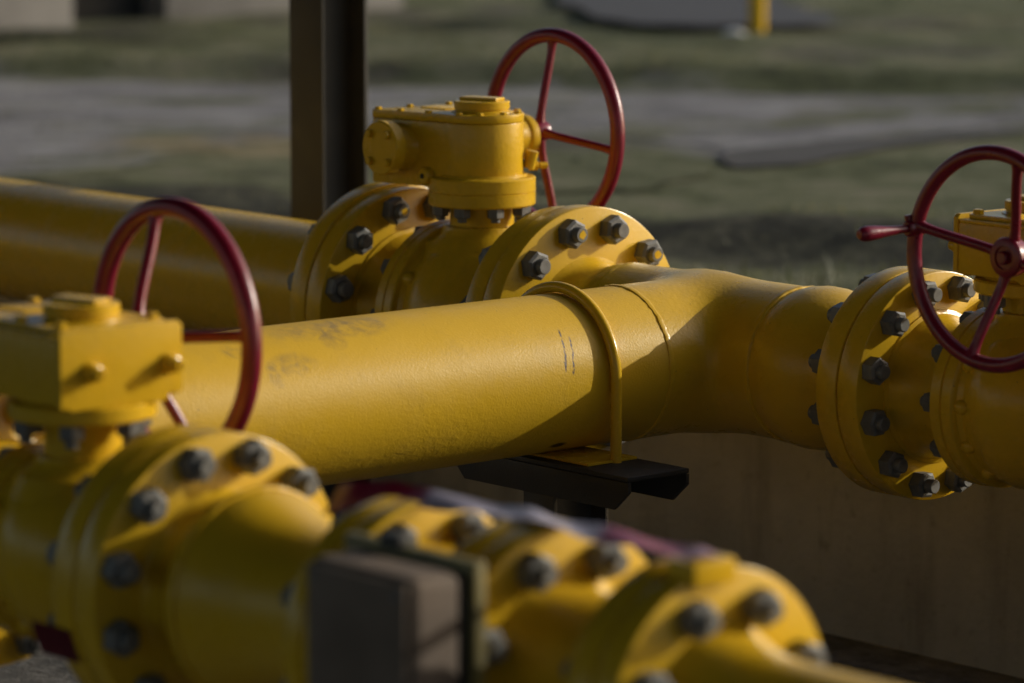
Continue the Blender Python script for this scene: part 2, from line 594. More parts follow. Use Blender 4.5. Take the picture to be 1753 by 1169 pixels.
# ------------------------------------------------------------------ valves
def ball_valve(name, label, x, y, k, joints, gear, z=0., bs=0., kb=1.,  painted_l=(), painted_r=(), group="gas valves"):
    """k radial scale; joints = (left, right) joint planes relative to the stem; local origin below the body"""
    Ro = .196 * k
    Rb = .1688 * k
    drop = .20 * k
    t = .048
    root = thing(name, label, 'valve', (x, y, z - drop), group)
    off = (0, 0, drop)
    jl, jr = joints
    rb = .152 * k * kb
    # body: hub, closure flange, ball body, hub, as one casting
    bm = new()
    fl, fr = jl + t, jr - t
    s = lambda v: v * k
    q = lambda v: v * k * kb
    lathe(bm, ((fl - .01, s(.05)), (fl - .01, s(.132)), (fl + .003, s(.131)), (fl + .006, s(.124)), (fl + .018, s(.119)), (fl + .034, s(.112)), (fl + .05, s(.1085)),
               (-.118 + bs, s(.108)), (-.113 + bs, s(.110)), (-.110 + bs, s(.116)), (-.110 + bs, rb - .003), (-.107 + bs, rb), (-.087 + bs, rb), (-.0855 + bs, rb - .0035), (-.0845 + bs, rb - .0035), (-.083 + bs, rb - .001), (-.064 + bs, rb - .001),
               (-.061 + bs, rb - .004), (-.059 + bs, q(.140)), (-.050 + bs, q(.135)), (-.036 + bs, q(.138)), (-.015 + bs, q(.145)), (.01, q(.147)), (.035, q(.145)), (.07, q(.136)), (.10, q(.124)), (.125, q(.115)),
               (.15, s(.110)), (fr - .03, s(.112)), (fr - .015, s(.119)), (fr - .004, s(.128)), (fr + .01, s(.132)), (fr + .01, s(.05))), n=96)
    # stem neck rising from the ball body
    zt = gear['disc0']
    rn = .052 * k
    lathe(bm, ((q(.09), rn * 2.0), (q(.122), rn * 1.72), (q(.136), rn * 1.32), (q(.146), rn * 1.22), (q(.150), rn * 1.20), (q(.152), rn), (zt + .002, rn)), axis((0, 0, 1)), 48)
    body = link('valve_body', bm, M_CAST, root, off)
    # cap screws round the closure flange, heads on the left side
    for i in range(10):
        a = 2 * PI * (i + .5) / 10
        b = new()
        hexnut(b, Matrix.Rotation(PI, 4, 'Z'), .030 * k, .020)
        lathe(b, ((-.020, .0095), (-.027, .0095), (-.028, .008), (-.028, 0)), n=14)
        o = link('body_bolt', b, M_NUT, body, None, 25)
        o.location = Vector((-.1105 + bs, -.134 * k * kb * math.sin(a), .134 * k * kb * math.cos(a))) + Vector(off)
    # cast bosses on the ball body behind the closure flange
    for i in range(12):
        a = 2 * PI * i / 12
        b = new()
        c = Vector((-.052 + bs, -.134 * k * kb * math.sin(a), .134 * k * kb * math.cos(a)))
        bmesh.ops.create_uvsphere(b, u_segments=14, v_segments=8, radius=.013 * k, matrix=Matrix.Translation(c) @ Matrix.Diagonal((1.2, 1, 1, 1)))
        link('cast_boss', b, M_CAST, body, off)
    f1 = flange('end_flange', root, jl, jl + t, Ro, off, joint=-1)
    f2 = flange('end_flange', root, jr - t, jr, Ro, off, joint=1)
    bolt_ring(f1, jl - t, jl + t, Rb, off, 12, .0405 * k, .0245, .014, painted_l)
    bolt_ring(f2, jr - t, jr + t, Rb, off, 12, .0405 * k, .0245, .014, painted_r)
    gear['build'](root, (0, 0, drop - z), gear)
    return root, off


def screw(b, p, d, af, h):
    hexnut(b, axis(d, p), af, h)


def cap_top(root, parent, off, z, r, sx=0., turn=20):
    bm = new()
    lathe(bm, ((z - .012, .0), (z - .012, r * 1.22), (z - .008, r * 1.22), (z + .004, r * 1.12), (z + .006, r * 1.0), (z + .007, r * .985), (z + .009, r * .985), (z + .010, r * 1.03), (z + .0225, r * 1.03), (z + .0245, r * 1.0), (z + .0245, 0)),
          axis((0, 0, 1)), 56)
    # raised position pointer
    box(bm, (-r * .78, -r * .34, z + .024), (r * .78, r * .34, z + .0315), .0025, Matrix.Rotation(R_(turn), 4, 'Z'))
    return link('position_indicator', bm, M_CAST, parent, off)


def gear_round(root, off, g):
    """large worm gearbox: rounded round the stem, long towards -X, worm housing along Y"""
    z0, z1 = .247, .372
    poly = arc(0, 0, .080, R_(-102), R_(96), 26) + arc(-.176, .070, .024, PI / 2, PI, 5) + arc(-.190, -.102, .010, PI, R_(258), 5)
    bm = new()
    prism(bm, poly, z0, z1, .004)
    # round drain boss on the near side
    lathe(bm, ((0, .018), (.012, .016), (.014, .013), (.014, 0)), axis((0, -1, 0), (-.06, -.085, .268)), 20)
    gb = link('gearbox', bm, M_CAST, root, off)
    b = new()
    lathe(b, ((0, .0), (0, .005), (.002, .005), (.002, 0)), axis((0, -1, 0), (-.06, -.0985, .268)), 14)
    link('drain_hole', b, M_GAP, gb, off)
    big = arc(0, 0, .0806, R_(-102), R_(96), 26) + arc(-.176, .0705, .0241, PI / 2, PI, 5) + arc(-.190, -.1022, .0104, PI, R_(258), 5)
    bm = new()
    prism(bm, big, z1 + .0004, z1 + .0165, .0022)
    for i in range(7):
        box(bm, (-.16 + .011 * i, -.02, z1 + .0155), (-.153 + .011 * i, .035, z1 + .019), .001)
    link('gearbox_lid', bm, M_CAST, gb, off)
    for px, py in [(.072 * math.cos(t), .072 * math.sin(t)) for t in (-1.35, -.75, -.1, .55, 1.2)] + [(-.06, -.083), (-.13, -.094), (-.188, -.102), (-.192, -.02), (-.188, .075), (-.13, .083), (-.06, .078)]:
        b = new()
        screw(b, (px, py, z1 + .0155), (0, 0, 1), .013, .006)
        link('lid_bolt', b, M_CAST, gb, off, 25)
    cap_top(root, gb, off, z1 + .015, .052)
    # mounting disc and its bolts
    bm = new()
    R = .103
    lathe(bm, ((.212, .03), (.212, R - .003), (.215, R), (.2375, R), (.2385, R - .002), (.2395, R - .002), (.2405, R), (.264, R), (.267, R - .003), (.268, R - .016), (.272, R - .0185), (.272, .02)), axis((0, 0, 1)), 72)
    d = link('mounting_disc', bm, M_CAST, root, off)
    for i in range(8):
        a = 2 * PI * (i + .5) / 8
        b = new()
        hexnut(b, axis((0, 0, -1)), .029, .019)
        lathe(b, ((.018, .009), (.026, .009), (.027, .008), (.027, 0)), axis((0, 0, -1)), 14)
        o = link('disc_bolt', b, M_NUT, d, None, 25)
        o.location = Vector((.083 * math.cos(a), .083 * math.sin(a), .2118)) + Vector(off)
    # worm housing: flanged cover towards -Y, long nose towards +Y
    wx, wz = -.130, .320
    bm = new()
    lathe(bm, ((-.07, .02), (-.07, .056), (.078, .056), (.084, .052), (.100, .046), (.118, .0445), (.121, .0505), (.124, .0525), (.145, .0525), (.148, .050), (.148, 0)), axis((0, -1, 0), (wx, 0, wz)), 48)
    lathe(bm, ((.07, .02), (.07, .048), (.10, .046), (.12, .041), (.205, .040), (.208, .043), (.212, .044), (.224, .044), (.228, .041), (.229, 0)), axis((0, 1, 0), (wx, 0, wz)), 48)
    wh = link('worm_housing', bm, M_CAST, root, off)
    for a in (45, 135, 225, 315):
        b = new()
        screw(b, (wx + .037 * math.cos(R_(a)), -.1475, wz + .037 * math.sin(R_(a))), (0, -1, 0), .015, .009)
        link('cover_bolt', b, M_CAST, wh, off, 25)
    b = new()
    tube(b, [(.060, .066, .282), (.066, .072, .315)], .012, 12)
    screw(b, (.045, .082, .284), (.35, 1, 0), .018, .016)
    screw(b, (.053, .100, .284), (.35, 1, 0), .012, .016)
    link('stop_screw', b, M_CAST, gb, off, 25)
    b = new()
    lathe(b, ((.22, .013), (.27, .013), (.271, 0)), axis((0, 1, 0), (wx, 0, wz + .004)), 20)
    link('worm_shaft', b, M_NUT, wh, off)
    w = g['wheel']
    handwheel(root, (wx, w['hub'], wz + w['rz']), 1, w['R'], .0146, w['spokes'], w['dish'], off, None, .62)


def gear_box(root, off, g):
    """smaller boxy gearbox with a flat face and two stop screws; worm on the other side; turned half round when g['turn']"""
    T = Matrix.Rotation(PI if g.get('turn') else 0, 4, 'Z')
    Tt = Matrix.Translation(Vector(off))
    z0, z1 = .2125, .298
    MM = Tt @ T
    bm = new()
    prism(bm, rrect(-.19, -.095, .088, .095, (.004, .004, .03, .03)), z0, z1, .003)
    # the machined face plate, notched at its lower corner
    pl = [(-.097, z1 + .013), (-.097, z0 - .002), (-.085, z0 - .002), (-.083, z0 - .006), (.072, z0 - .006), (.078, z0 + .004), (.097, z0 + .004), (.097, z1 + .008), (.090, z1 + .014)]
    bmp = new()
    prism(bmp, pl, 0, .010, .0015)
    merge(bm, bmp, Matrix(((0, 0, 1, .083), (1, 0, 0, 0), (0, 1, 0, 0), (0, 0, 0, 1))))
    gb = link('gearbox', bm, M_CAST, root, None, M=MM)
    bm = new()
    prism(bm, rrect(-.192, -.0985, .0815, .0985, (.006, .006, .03, .03)), z1, z1 + .0065, .002)
    prism(bm, rrect(-.182, -.086, .074, .086, (.010, .010, .03, .03)), z1 + .0063, z1 + .0145, .002)
    for i in range(5):
        box(bm, (-.155 + .014 * i, -.03, z1 + .014), (-.147 + .014 * i, .03, z1 + .018), .001)
    link('gearbox_lid', bm, M_CAST, gb, None, M=MM)
    for px, py in ((.06, -.073), (.06, .073), (-.03, -.075), (-.03, .075), (-.11, -.075), (-.11, .075), (-.17, -.04), (-.17, .04)):
        b = new()
        screw(b, (px, py, z1 + .014), (0, 0, 1), .016, .008)
        link('lid_bolt', b, M_CAST, gb, None, 25, M=MM)
    o = cap_top(root, gb, (0, 0, 0), z1 + .012, .0495, 0, 15)
    o.data.transform(MM)
    for py in (-.052, .073):
        b = new()
        lathe(b, ((.0925, 0), (.0925, .0145), (.096, .0145), (.098, .0125), (.110, .0115), (.1115, .0085), (.119, .0085), (.121, .0065), (.121, .0042), (.118, .004), (.118, 0)), Matrix.Translation((0, py, .2555)), 20)
        link('stop_screw', b, M_CAST, gb, None, 25, M=MM)
    R = .1
    bm = new()
    lathe(bm, ((.1825, .03), (.1825, R - .003), (.1855, R), (.203, R), (.206, R - .003), (.207, R - .014), (.214, R - .02), (.214, .02)), axis((0, 0, 1)), 72)
    d = link('mounting_disc', bm, M_CAST, root, off)
    for i in range(6):
        a = 2 * PI * (i + g.get('bolt_phase', .5)) / 6
        b = new()
        hexnut(b, axis((0, 0, -1)), .031, .020)
        lathe(b, ((.019, .009), (.030, .009), (.031, .008), (.031, 0)), axis((0, 0, -1)), 14)
        o = link('disc_bolt', b, M_NUT, d, None, 25)
        o.location = Vector((.080 * math.cos(a), .080 * math.sin(a), .1823)) + Vector(off)
    wx, wz = g['wx'], .255
    bm = new()
    lathe(bm, ((-.08, .02), (-.08, .040), (.10, .040), (g['wheel']['nose'] - .002, .034), (g['wheel']['nose'], .036), (g['wheel']['nose'] + .010, .036), (g['wheel']['nose'] + .012, .033), (g['wheel']['nose'] + .012, 0)), axis((0, 1, 0), (wx, 0, wz)), 40)
    wh = link('worm_housing', bm, M_CAST, root, None, M=MM)
    w = g['wheel']
    b = new()
    lathe(b, ((.12, .011), (w['hub'] + .01, .011), (w['hub'] + .011, 0)), axis((0, 1, 0), (wx, 0, wz + w['rz'])), 20)
    link('worm_shaft', b, M_NUT, wh, None, M=MM)
    sgn = -1 if g.get('turn') else 1
    handwheel(root, (sgn * wx, sgn * w['hub'], wz + w['rz']), sgn, w['R'], w['rt'], w['spokes'], w['dish'], off, w.get('crank'))


ball_valve('ball_valve', 'ball valve with long rounded gearbox and red handwheel in front of the black column', -.6425, 0, 1.185, (-.258, .258),
           dict(build=gear_round, disc0=.213, wheel=dict(R=.189, hub=.262, dish=.036, rz=.008, spokes=(91, -9, 181, 271))), z=-.0065, painted_l=(0,), painted_r=(0, 10))
ball_valve('ball_valve', 'blurred nearest ball valve at left with flat boxy gearbox and red handwheel behind it', .765, -1.9, 1.0, (-.255, .255),
           dict(build=gear_box, disc0=.183, wx=-.130, bolt_phase=.25, wheel=dict(R=.177, hub=.188, dish=.059, rz=.0, rt=.0146, nose=.145, spokes=(105, 5, 195, 285))), kb=.88)
ball_valve('ball_valve', 'ball valve at right edge whose red handwheel has a crank handle', .760, 0, 1.0, (-.262, .255),
           dict(build=gear_box, disc0=.183, wx=-.138, bolt_phase=.317, turn=True, wheel=dict(R=.1685, rt=.0122, nose=.165, hub=.215, dish=.042, rz=.0155, spokes=(72, 166, 256, 346), crank=168)), bs=.018)

# ------------------------------------------------------------------ back pipe left of the rounded valve
RP = .1365
T = .048
root = thing('gas_pipe', 'thick yellow gas pipe running left from the rounded-gearbox valve', 'pipe', (-3.2, 0, -RP))
off = (3.2, 0, RP)
bm = new()
lathe(bm, ((-13.0, 0), (-13.0, .132), (-1.0, .132)), n=96)
link('pipe', bm, M_YEL, root, off)
bm = new()
lathe(bm, ((-1.05, .1322), (-1.0, .134), (-.97, .150), (-.9565, .170), (-.945, .172), (-.945, .05)), n=96)
link('weld_neck', bm, M_YEL, root, off)
flange('pipe_flange', root, -.9005 - T, -.9005, .196 * 1.185, off, joint=1)

# ------------------------------------------------------------------ cross pipe, tee and reducers: one welded thing
root = thing('gas_pipe', 'large sunlit yellow cross pipe welded into a tee, with scuffs and two dark pen strokes', 'pipe', (0, -.9, -RP))
off = (0, .9, RP)


def evaluated(o, name, mat, parent):
    dg = bpy.context.evaluated_depsgraph_get()
    me = bpy.data.meshes.new_from_object(o.evaluated_get(dg))
    old = o.data
    bpy.data.objects.remove(o)
    bpy.data.meshes.remove(old)
    me.name = name
    me.materials.clear()
    me.materials.append(mat)
    for p in me.polygons:
        p.use_smooth = True
    n = bpy.data.objects.new(name, me)
    COL.objects.link(n)
    n.parent = parent
    return n


def tee(parent, c, branch, half, depth, R, offset, voxel=.0065):
    """run along X, one branch along Y, crotch blended"""
    bm = new()
    n = 80
    lathe(bm, ((-half, 0), (-half, R), (half, R), (half, 0)), n=n)
    b2 = new()
    lathe(b2, ((0, 0), (0, R), (depth, R), (depth, 0)), axis((0, branch, 0)), n)
    merge(bm, b2)
    # fill the crotch a little, as a forged tee has
    bmesh.ops.recalc_face_normals(bm, faces=bm.faces[:])
    o = link('tmp', bm, M_TEE)
    r = o.modifiers.new('r', 'REMESH')
    r.mode = 'VOXEL'
    r.voxel_size = voxel
    s = o.modifiers.new('s', 'SMOOTH')
    s.factor = .5
    s.iterations = 6
    o2 = evaluated(o, 'tee_fitting', M_TEE, parent)
    # trim the rounded ends back to the weld planes
    b = new()
    b.from_mesh(o2.data)
    kk = .06

    def sdf(p):
        d1 = math.hypot(p.y, p.z) - R
        d2 = math.hypot(p.x, p.z) - R
        if p.y * branch < 0:
            d2 = math.hypot(max(d2, 0), p.y) if d2 > 0 else max(d2, -p.y * branch)
        h = max(kk - abs(d1 - d2), 0) / kk
        return min(d1, d2) - h * h * h * kk / 6

    for v in b.verts:
        if abs(v.co.x) > half - .006 or v.co.y * branch > depth - .006:
            continue
        p = v.co.copy()
        for _ in range(4):
            d = sdf(p)
            e = 1e-4
            g = Vector([(sdf(p + q) - d) / e for q in (Vector((e, 0, 0)), Vector((0, e, 0)), Vector((0, 0, e)))])
            p -= g * (d / max(g.length_squared, .2))
        v.co = p
    for pc, pn in (((half - .018, 0, 0), (1, 0, 0)), ((-half + .018, 0, 0), (-1, 0, 0)), ((0, branch * (depth - .018), 0), (0, branch, 0))):
        bmesh.ops.bisect_plane(b, geom=b.verts[:] + b.edges[:] + b.faces[:], plane_co=pc, plane_no=pn, clear_outer=True)
    b.transform(Matrix.Translation(Vector(c) + Vector(offset)))
    b.to_mesh(o2.data)
    b.free()
    return o2


def weld(parent, c, d, R, off, w=.007, h=.0042):
    b = new()
    n = 110
    d = Vector(d).normalized()
    M = axis(d, c)
    pts = []
    for i in range(n):
        t = 2 * PI * i / n
        r = R + random.uniform(-.0005, .0006)
        pts.append(M @ Vector((random.uniform(-.0006, .0006), r * math.cos(t), r * math.sin(t))))
    tube(b, pts, [h * random.uniform(.85, 1.15) for _ in range(n)], 8, True)
    for v in b.verts:      # flatten the bead
        p = M.inverted() @ v.co
        p.x *= w / h
        v.co = M @ p
    return link('weld_seam', b, M_TEE, parent, off)


tee(root, (0, 0, 0), -1, .222 + .018, .232 + .018, RP * 1.006, off)
bm = new()
lathe(bm, ((.231, RP), (.9, RP), (1.685, RP)), axis((0, -1, 0)), 128)
main_pipe = link('pipe', bm, M_PIPE, root)      # origin is moved so that object space equals world space
main_pipe.location = Vector(off)
weld(root, (0, -.231, 0), (0, 1, 0), RP - .0012, off)
weld(root, (.2215, 0, 0), (1, 0, 0), RP - .001, off)
weld(root, (-.2215, 0, 0), (1, 0, 0), RP - .002, off)
# reducer towards the right-hand valve
bm = new()
lathe(bm, ((.2215, RP - .002), (.235, RP + .0005), (.250, .1415), (.272, .1440), (.298, .1430), (.325, .1370), (.35, .1275), (.375, .1190), (.40, .1140), (.425, .1130), (.44, .118), (.4505, .124), (.4525, .05)), n=110)
link('reducer', bm, M_TEE, root, off)
flange('pipe_flange', root, .498 - T, .498, .196, off, joint=1)
# hub towards the rounded valve
bm = new()
lathe(bm, ((-.2215, RP - .003), (-.235, RP - .001), (-.248, .1345), (-.268, .1290), (-.288, .1240), (-.306, .1225), (-.322, .1255), (-.331, .131), (-.337, .139), (-.3385, .05)), n=110)
link('weld_neck', bm, M_TEE, root, off)
flange('pipe_flange', root, -.3845, -.3845 + T, .196 * 1.185, off, joint=-1)
# lower tee under the nearest valve's line, out of the frame at left
tee(root, (0, -1.9, 0), 1, .24, .235, RP * 1.006, off, .012)
bm = new()
lathe(bm, ((.215, RP), (.25, RP), (.33, .120), (.40, .112), (.445, .115), (.4625, .126), (.4625, .05)), Matrix.Translation((0, -1.9, 0)), 80)
link('reducer', bm, M_TEE, root, off)
flange('pipe_flange', root, .51 - T, .51, .196, Vector(off) + Vector((0, -1.9, 0)), joint=1)
bm = new()
lathe(bm, ((-.22, RP), (-13., RP), (-13., 0)), Matrix.Translation((0, -1.9, 0)), 64)
link('pipe', bm, M_YEL, root, off)

# outlet pipe right of the right-hand valve
root = thing('gas_pipe', 'yellow outlet pipe running right from the crank-handled valve', 'pipe', (2.5, 0, -RP))
off = (-2.5, 0, RP)
flange('pipe_flange', root, 1.015, 1.015 + T, .196, off, joint=-1)
bm = new()
lathe(bm, ((1.062, .05), (1.062, .129), (1.075, .120), (1.10, .118), (1.14, .132), (1.17, RP), (4.6, RP), (4.6, 0)), n=80)
link('pipe', bm, M_YEL, root, off)

# ------------------------------------------------------------------ U-bolt and pipe supports
root = thing('u_bolt', 'yellow U-bolt clamping the sunlit cross pipe onto its support', 'pipe clamp', (0, -.372, -RP))
b = new()
ru, rr = .1365 + .0105, .0098
pts = [(ru, -.372, z) for z in (-.165, -.12, -.06)] + [(ru * math.cos(t), -.372, ru * math.sin(t)) for t in [PI * i / 40 for i in range(41)]] + [(-ru, -.372, z) for z in (-.06, -.12, -.165)]
tube(b, pts, rr, 16)
link('u_rod', b, M_YEL, root, (0, .372, RP))
for sx in (-1, 1):
    b = new()
    hexnut(b, axis((0, 0, -1), (sx * ru, -.372, -.1495)), .032, .012)
    link('nut', b, M_NUT, root, (0, .372, RP), 25)


def support(label, y0, group, floor=-.70):
    r = thing('pipe_support', label, 'pipe support', (.034, y0 - .008, floor), group)
    off = (0, 0, -floor)
    zt = -.1415
    b = new()
    box(b, (-.150, -.052, zt), (.115, .062, zt + .005), .0015)
    link('saddle_plate', b, M_YEL, r, off)
    # channel: web on top, two side plates with cut-back ends
    b = new()
    box(b, (-.223, -.071, zt - .009), (.236, .071, zt - .0005), .002)
    prof = [(-.223, zt - .010), (-.223, zt - .022), (-.208, zt - .042), (-.19, zt - .060), (.200, zt - .060), (.236, zt - .028), (.236, zt - .010)]
    for yy in (-.071, .0635):
        q = new()
        prism(q, prof, 0, .0075, .001)
        merge(b, q, Matrix(((1, 0, 0, 0), (0, 0, 1, yy), (0, 1, 0, 0), (0, 0, 0, 1))))
    link('channel_bracket', b, M_BLACK, r, off, 25)
    # H-section post
    b = new()
    z1 = zt - .0095
    box(b, (-.040, -.0635, floor + .012), (.040, -.0560, z1), .001)
    box(b, (-.040, .0560, floor + .012), (.040, .0635, z1), .001)
    box(b, (-.004, -.0560, floor + .012), (.004, .0560, z1), .0)
    link('post', b, M_BLACK, r, off, 25)
    b = new()
    box(b, (-.13, -.12, floor), (.09, .12, floor + .012), .002)
    link('base_plate', b, M_BLACK, r, off)
    return r


support('black pipe support with bracket and post below the U-bolt', -.378, 'black pipe supports')
support('black pipe support just behind the nearest flange, mostly hidden', -1.125, 'black pipe supports')
# stand under the right-hand valve
r = thing('valve_stand', 'black post under the right-hand valve at the photo edge', 'valve stand', (.93, .02, -.70))
b = new()
for q in (-.075, .066):
    box(b, (-.05, q, .012), (.05, q + .009, .532), .001)
box(b, (-.005, -.066, .012), (.005, .066, .532))
link('post', b, M_BLACK, r)
b = new()
box(b, (-.08, -.09, .532), (.08, .09, .5435), .002)
link('top_plate', b, M_BLACK, r)
b = new()
box(b, (-.11, -.12, 0), (.11, .12, .012), .002)
link('base_plate', b, M_BLACK, r)

# ------------------------------------------------------------------ foreground line, right of the nearest valve
Y2 = -1.9
root = thing('pipe_spool', 'short blurred yellow spool bolted right of the nearest valve, behind the grey box', 'pipe spool', (1.25, Y2, -RP))
off = (-1.25, 0, RP)
flange('spool_flange', root, 1.02, 1.02 + T, .196, off, joint=-1)
bm = new()
lathe(bm, ((1.066, .05), (1.066, .129), (1.070, .122), (1.078, .1165), (1.090, .1145), (1.104, .1175), (1.118, .1260), (1.132, .1340), (1.144, .1365), (1.16, .1335), (1.185, .1250), (1.21, .1160), (1.24, .1075), (1.275, .102), (1.38, .102), (1.40, .108), (1.413, .118), (1.413, .05)), n=110)
link('reducer', bm, M_TEE, root, off)
weld(root, (1.148, 0, 0), (1, 0, 0), RP - .001, off)
flange('spool_flange', root, 1.412, 1.412 + .036, .167, off, joint=1)

root = thing('insulating_joint', 'blurred yellow flanged joint body under the red and white tape', 'pipe joint', (1.58, Y2, -.185))
off = (-1.58, 0, .185)
f = flange('joint_flange', root, 1.448, 1.448 + .036, .167, off, joint=-1)
bolt_ring(f, 1.412, 1.484, .140, off, 8, .036, .024, .012)
bm = new()
lathe(bm, ((1.482, .05), (1.482, .128), (1.49, .120), (1.51, .116), (1.607, .116), (1.632, .122), (1.646, .130), (1.646, .05)), n=80)
link('joint_body', bm, M_TEE, root, off)
f = flange('joint_flange', root, 1.644, 1.686, .174, off, joint=1)
bolt_ring(f, 1.644, 1.728, .140, off, 8, .040, .025, .014)

root = thing('pipe_spool', 'nearest blurred yellow spool between two eight-bolt flanges, lower centre', 'pipe spool', (1.85, Y2, -.186))
off = (-1.85, 0, .186)
flange('spool_flange', root, 1.686, 1.728, .174, off, joint=-1)
bm = new()
lathe(bm, ((1.726, .05), (1.726, .122), (1.734, .114), (1.75, .106), (1.772, .101), (1.845, .0995), (1.875, .102), (1.897, .108), (1.907, .116), (1.907, .05)), n=90)
link('neck', bm, M_TEE, root, off)
flange('spool_flange', root, 1.905, 1.947, .166, off, joint=1)

root = thing('gas_pipe', 'narrow blurred yellow pipe leaving the photo at its bottom edge', 'pipe', (2.5, Y2, -.166))
off = (-2.5, 0, .166)
f = flange('pipe_flange', root, 1.947, 1.989, .166, off, joint=-1)
bolt_ring(f, 1.905, 1.989, .126, off, 8, .038, .025, .014)
bm = new()
lathe(bm, ((1.987, .05), (1.987, .104), (1.995, .100), (2.015, .092), (2.045, .084), (2.08, .0795), (2.12, .0785), (3.4, .0785), (3.4, 0)), n=80)
link('pipe', bm, M_TEE, root, off)
b = new()
box(b, (1.955, -.052, .150), (2.000, .010, .1785), .003)
link('lug', b, M_YEL, f, off)

# red tag on the nearest valve's right flange
b = new()
prof = []
for x in (.925, 1.012):
    prof.append([])
    for i in range(9):
        a = R_(192 + 13.5 * i / 8)
        prof[-1].append(b.verts.new((x, Y2 + .1985 * math.cos(a), .1985 * math.sin(a))))
for i in range(8):
    b.faces.new((prof[0][i], prof[0][i + 1], prof[1][i + 1], prof[1][i]))
bmesh.ops.solidify(b, geom=b.faces[:], thickness=.0015)
tag(link('tag', b, M_RED), 'dark red tag stuck on the rim of the nearest valve flange', 'tag')

# grey box on its mounting plate
root = thing('junction_box', 'blurred grey box on a thin olive plate in front of the foreground line', 'junction box', (1.69, -2.13, -.06))
off = (-1.69, 2.13, .06)
b = new()
box(b, (1.600, -2.172, -.055), (1.785, -2.100, .156), .014, seg=4)
enc = link('enclosure', b, M_BOX, root, off)
b = new()
box(b, (1.606, -2.179, -.049), (1.779, -2.1725, .150), .003)
link('cover', b, M_BOX, enc, off)
for sx in (1.619, 1.766):
    for sz in (-.035, .136):
        b = new()
        lathe(b, ((0, 0), (0, .005), (.003, .004), (.0035, 0)), axis((0, -1, 0), (sx, -2.179, sz)), 14)
        link('cover_screw', b, M_NUT, enc, off)
b = new()
box(b, (1.560, -2.088, -.06), (1.793, -2.073, .166), .002)
link('mounting_plate', b, M_OLIVE, root, off)
b = new()
box(b, (1.60, -2.0995, -.04), (1.783, -2.0885, .154), .003)
link('gasket', b, M_GAP, root, off)
b = new()
box(b, (1.63, -2.094, .160), (1.668, -2.078, .178), .002)
link('clip', b, M_BLACK, root, off)
b = new()
box(b, (1.66, -2.0728, -.02), (1.70, -1.998, .01), .003)
link('bracket_arm', b, M_BLACK, root, off)

# tape lying over the flange tops
key = ((1.305, -1.905, .146), (1.345, -1.91, .157), (1.40, -1.905, .1685), (1.44, -1.900, .1705), (1.485, -1.896, .1705), (1.53, -1.893, .1705), (1.59, -1.892, .1725), (1.635, -1.895, .1765),
       (1.67, -1.900, .1778), (1.70, -1.902, .1780), (1.74, -1.904, .1772), (1.79, -1.905, .1765), (1.84, -1.908, .1765), (1.89, -1.912, .1775), (1.935, -1.915, .179), (1.962, -1.92, .1815), (1.99, -1.925, .1815))
tw = (.8, .95, .7, .25, .2, .35, .15, .05, .0, 0, .0, .1, .12, .1, .05, .0, .0)
b = new()
uvl = b.loops.layers.uv.new('UVMap')
rows = []
N = 6
for i in range((len(key) - 1) * N + 1):
    t = i / N
    j = min(int(t), len(key) - 2)
    f_ = t - j
    e = f_ * f_ * (3 - 2 * f_)
    p = Vector(key[j]).lerp(Vector(key[j + 1]), f_)
    a = tw[j] + (tw[j + 1] - tw[j]) * e
    rowv = []
    for q in (-1, -.5, 0, .5, 1):
        d = Vector((0, math.cos(a), math.sin(a))) * (.021 * q)
        rowv.append((b.verts.new(p + d + Vector((0, 0, .003 * math.sin(q * 2 + t * 1.7)))), i / ((len(key) - 1) * N) * .66 / .66, (q + 1) / 2))
    rows.append(rowv)
for A, B in zip(rows, rows[1:]):
    for k in range(4):
        f_ = b.faces.new((A[k][0], A[k + 1][0], B[k + 1][0], B[k][0]))
        for l in f_.loops:
            for v, u1, u2 in (A[k], A[k + 1], B[k + 1], B[k]):
                if l.vert is v:
                    l[uvl].uv = (u1, u2)
tag(link('barrier_tape', b, M_TAPE, recalc=False), 'twisted red and white tape lying along the foreground flange tops', 'tape')

# ------------------------------------------------------------------ setting
def sheet(name, poly, z, mat, kind='structure', wob=.0, sub=0, z2=None):
    b = new()
    p = [Vector((x, y)) for x, y in poly]
    if sub:
        q = []
        for i in range(len(p)):
            a, c = p[i], p[(i + 1) % len(p)]
            for k in range(sub):
                v = a.lerp(c, k / sub)
                q.append(v + Vector((random.uniform(-wob, wob), random.uniform(-wob, wob))))
        p = q
    vs = [b.verts.new((v.x, v.y, z)) for v in p]
    f = b.faces.new(vs)
    if f.normal.z < 0:
        f.normal_flip()
    bmesh.ops.triangulate(b, faces=[f])
    o = link(name, b, mat)
    return tag(o, kind=kind)


# low yard floor, one sheet to the horizon, and the raised ground behind the retaining wall
b = new()
for q in ((-400, -400), (400, -400), (400, 400), (-400, 400)):
    b.verts.new((*q, -.70))
b.verts.ensure_lookup_table()
b.faces.new(b.verts[:])
tag(link('ground', b, M_SOIL), kind='structure')


def hgt(x, y):
    s2 = -.536 * x + .844 * y
    s1 = -.572 * x + .82 * y
    st = lambda v, a, c: max(0., min(1., (v - a) / (c - a))) ** 2 * (3 - 2 * max(0., min(1., (v - a) / (c - a))))
    wv = .06 * math.sin(x * 1.9 + y * 1.3) + .04 * math.sin(x * 4.1 - y * 2.7)
    h = -.30 + .075 * st(s2 + wv, 3.66, 3.92)
    h += .085 * st(s1 + wv * .8, 8.50, 8.66)
    rough = 1 - st(s2, 4.2, 4.6) * (1 - st(s1, 8.5, 8.8))
    h += rough * (.014 * math.sin(x * 5.3 + y * 3.1) * math.sin(y * 4.7 - x * 2.2) + .008 * math.sin(x * 11 + 3 * y))
    return h


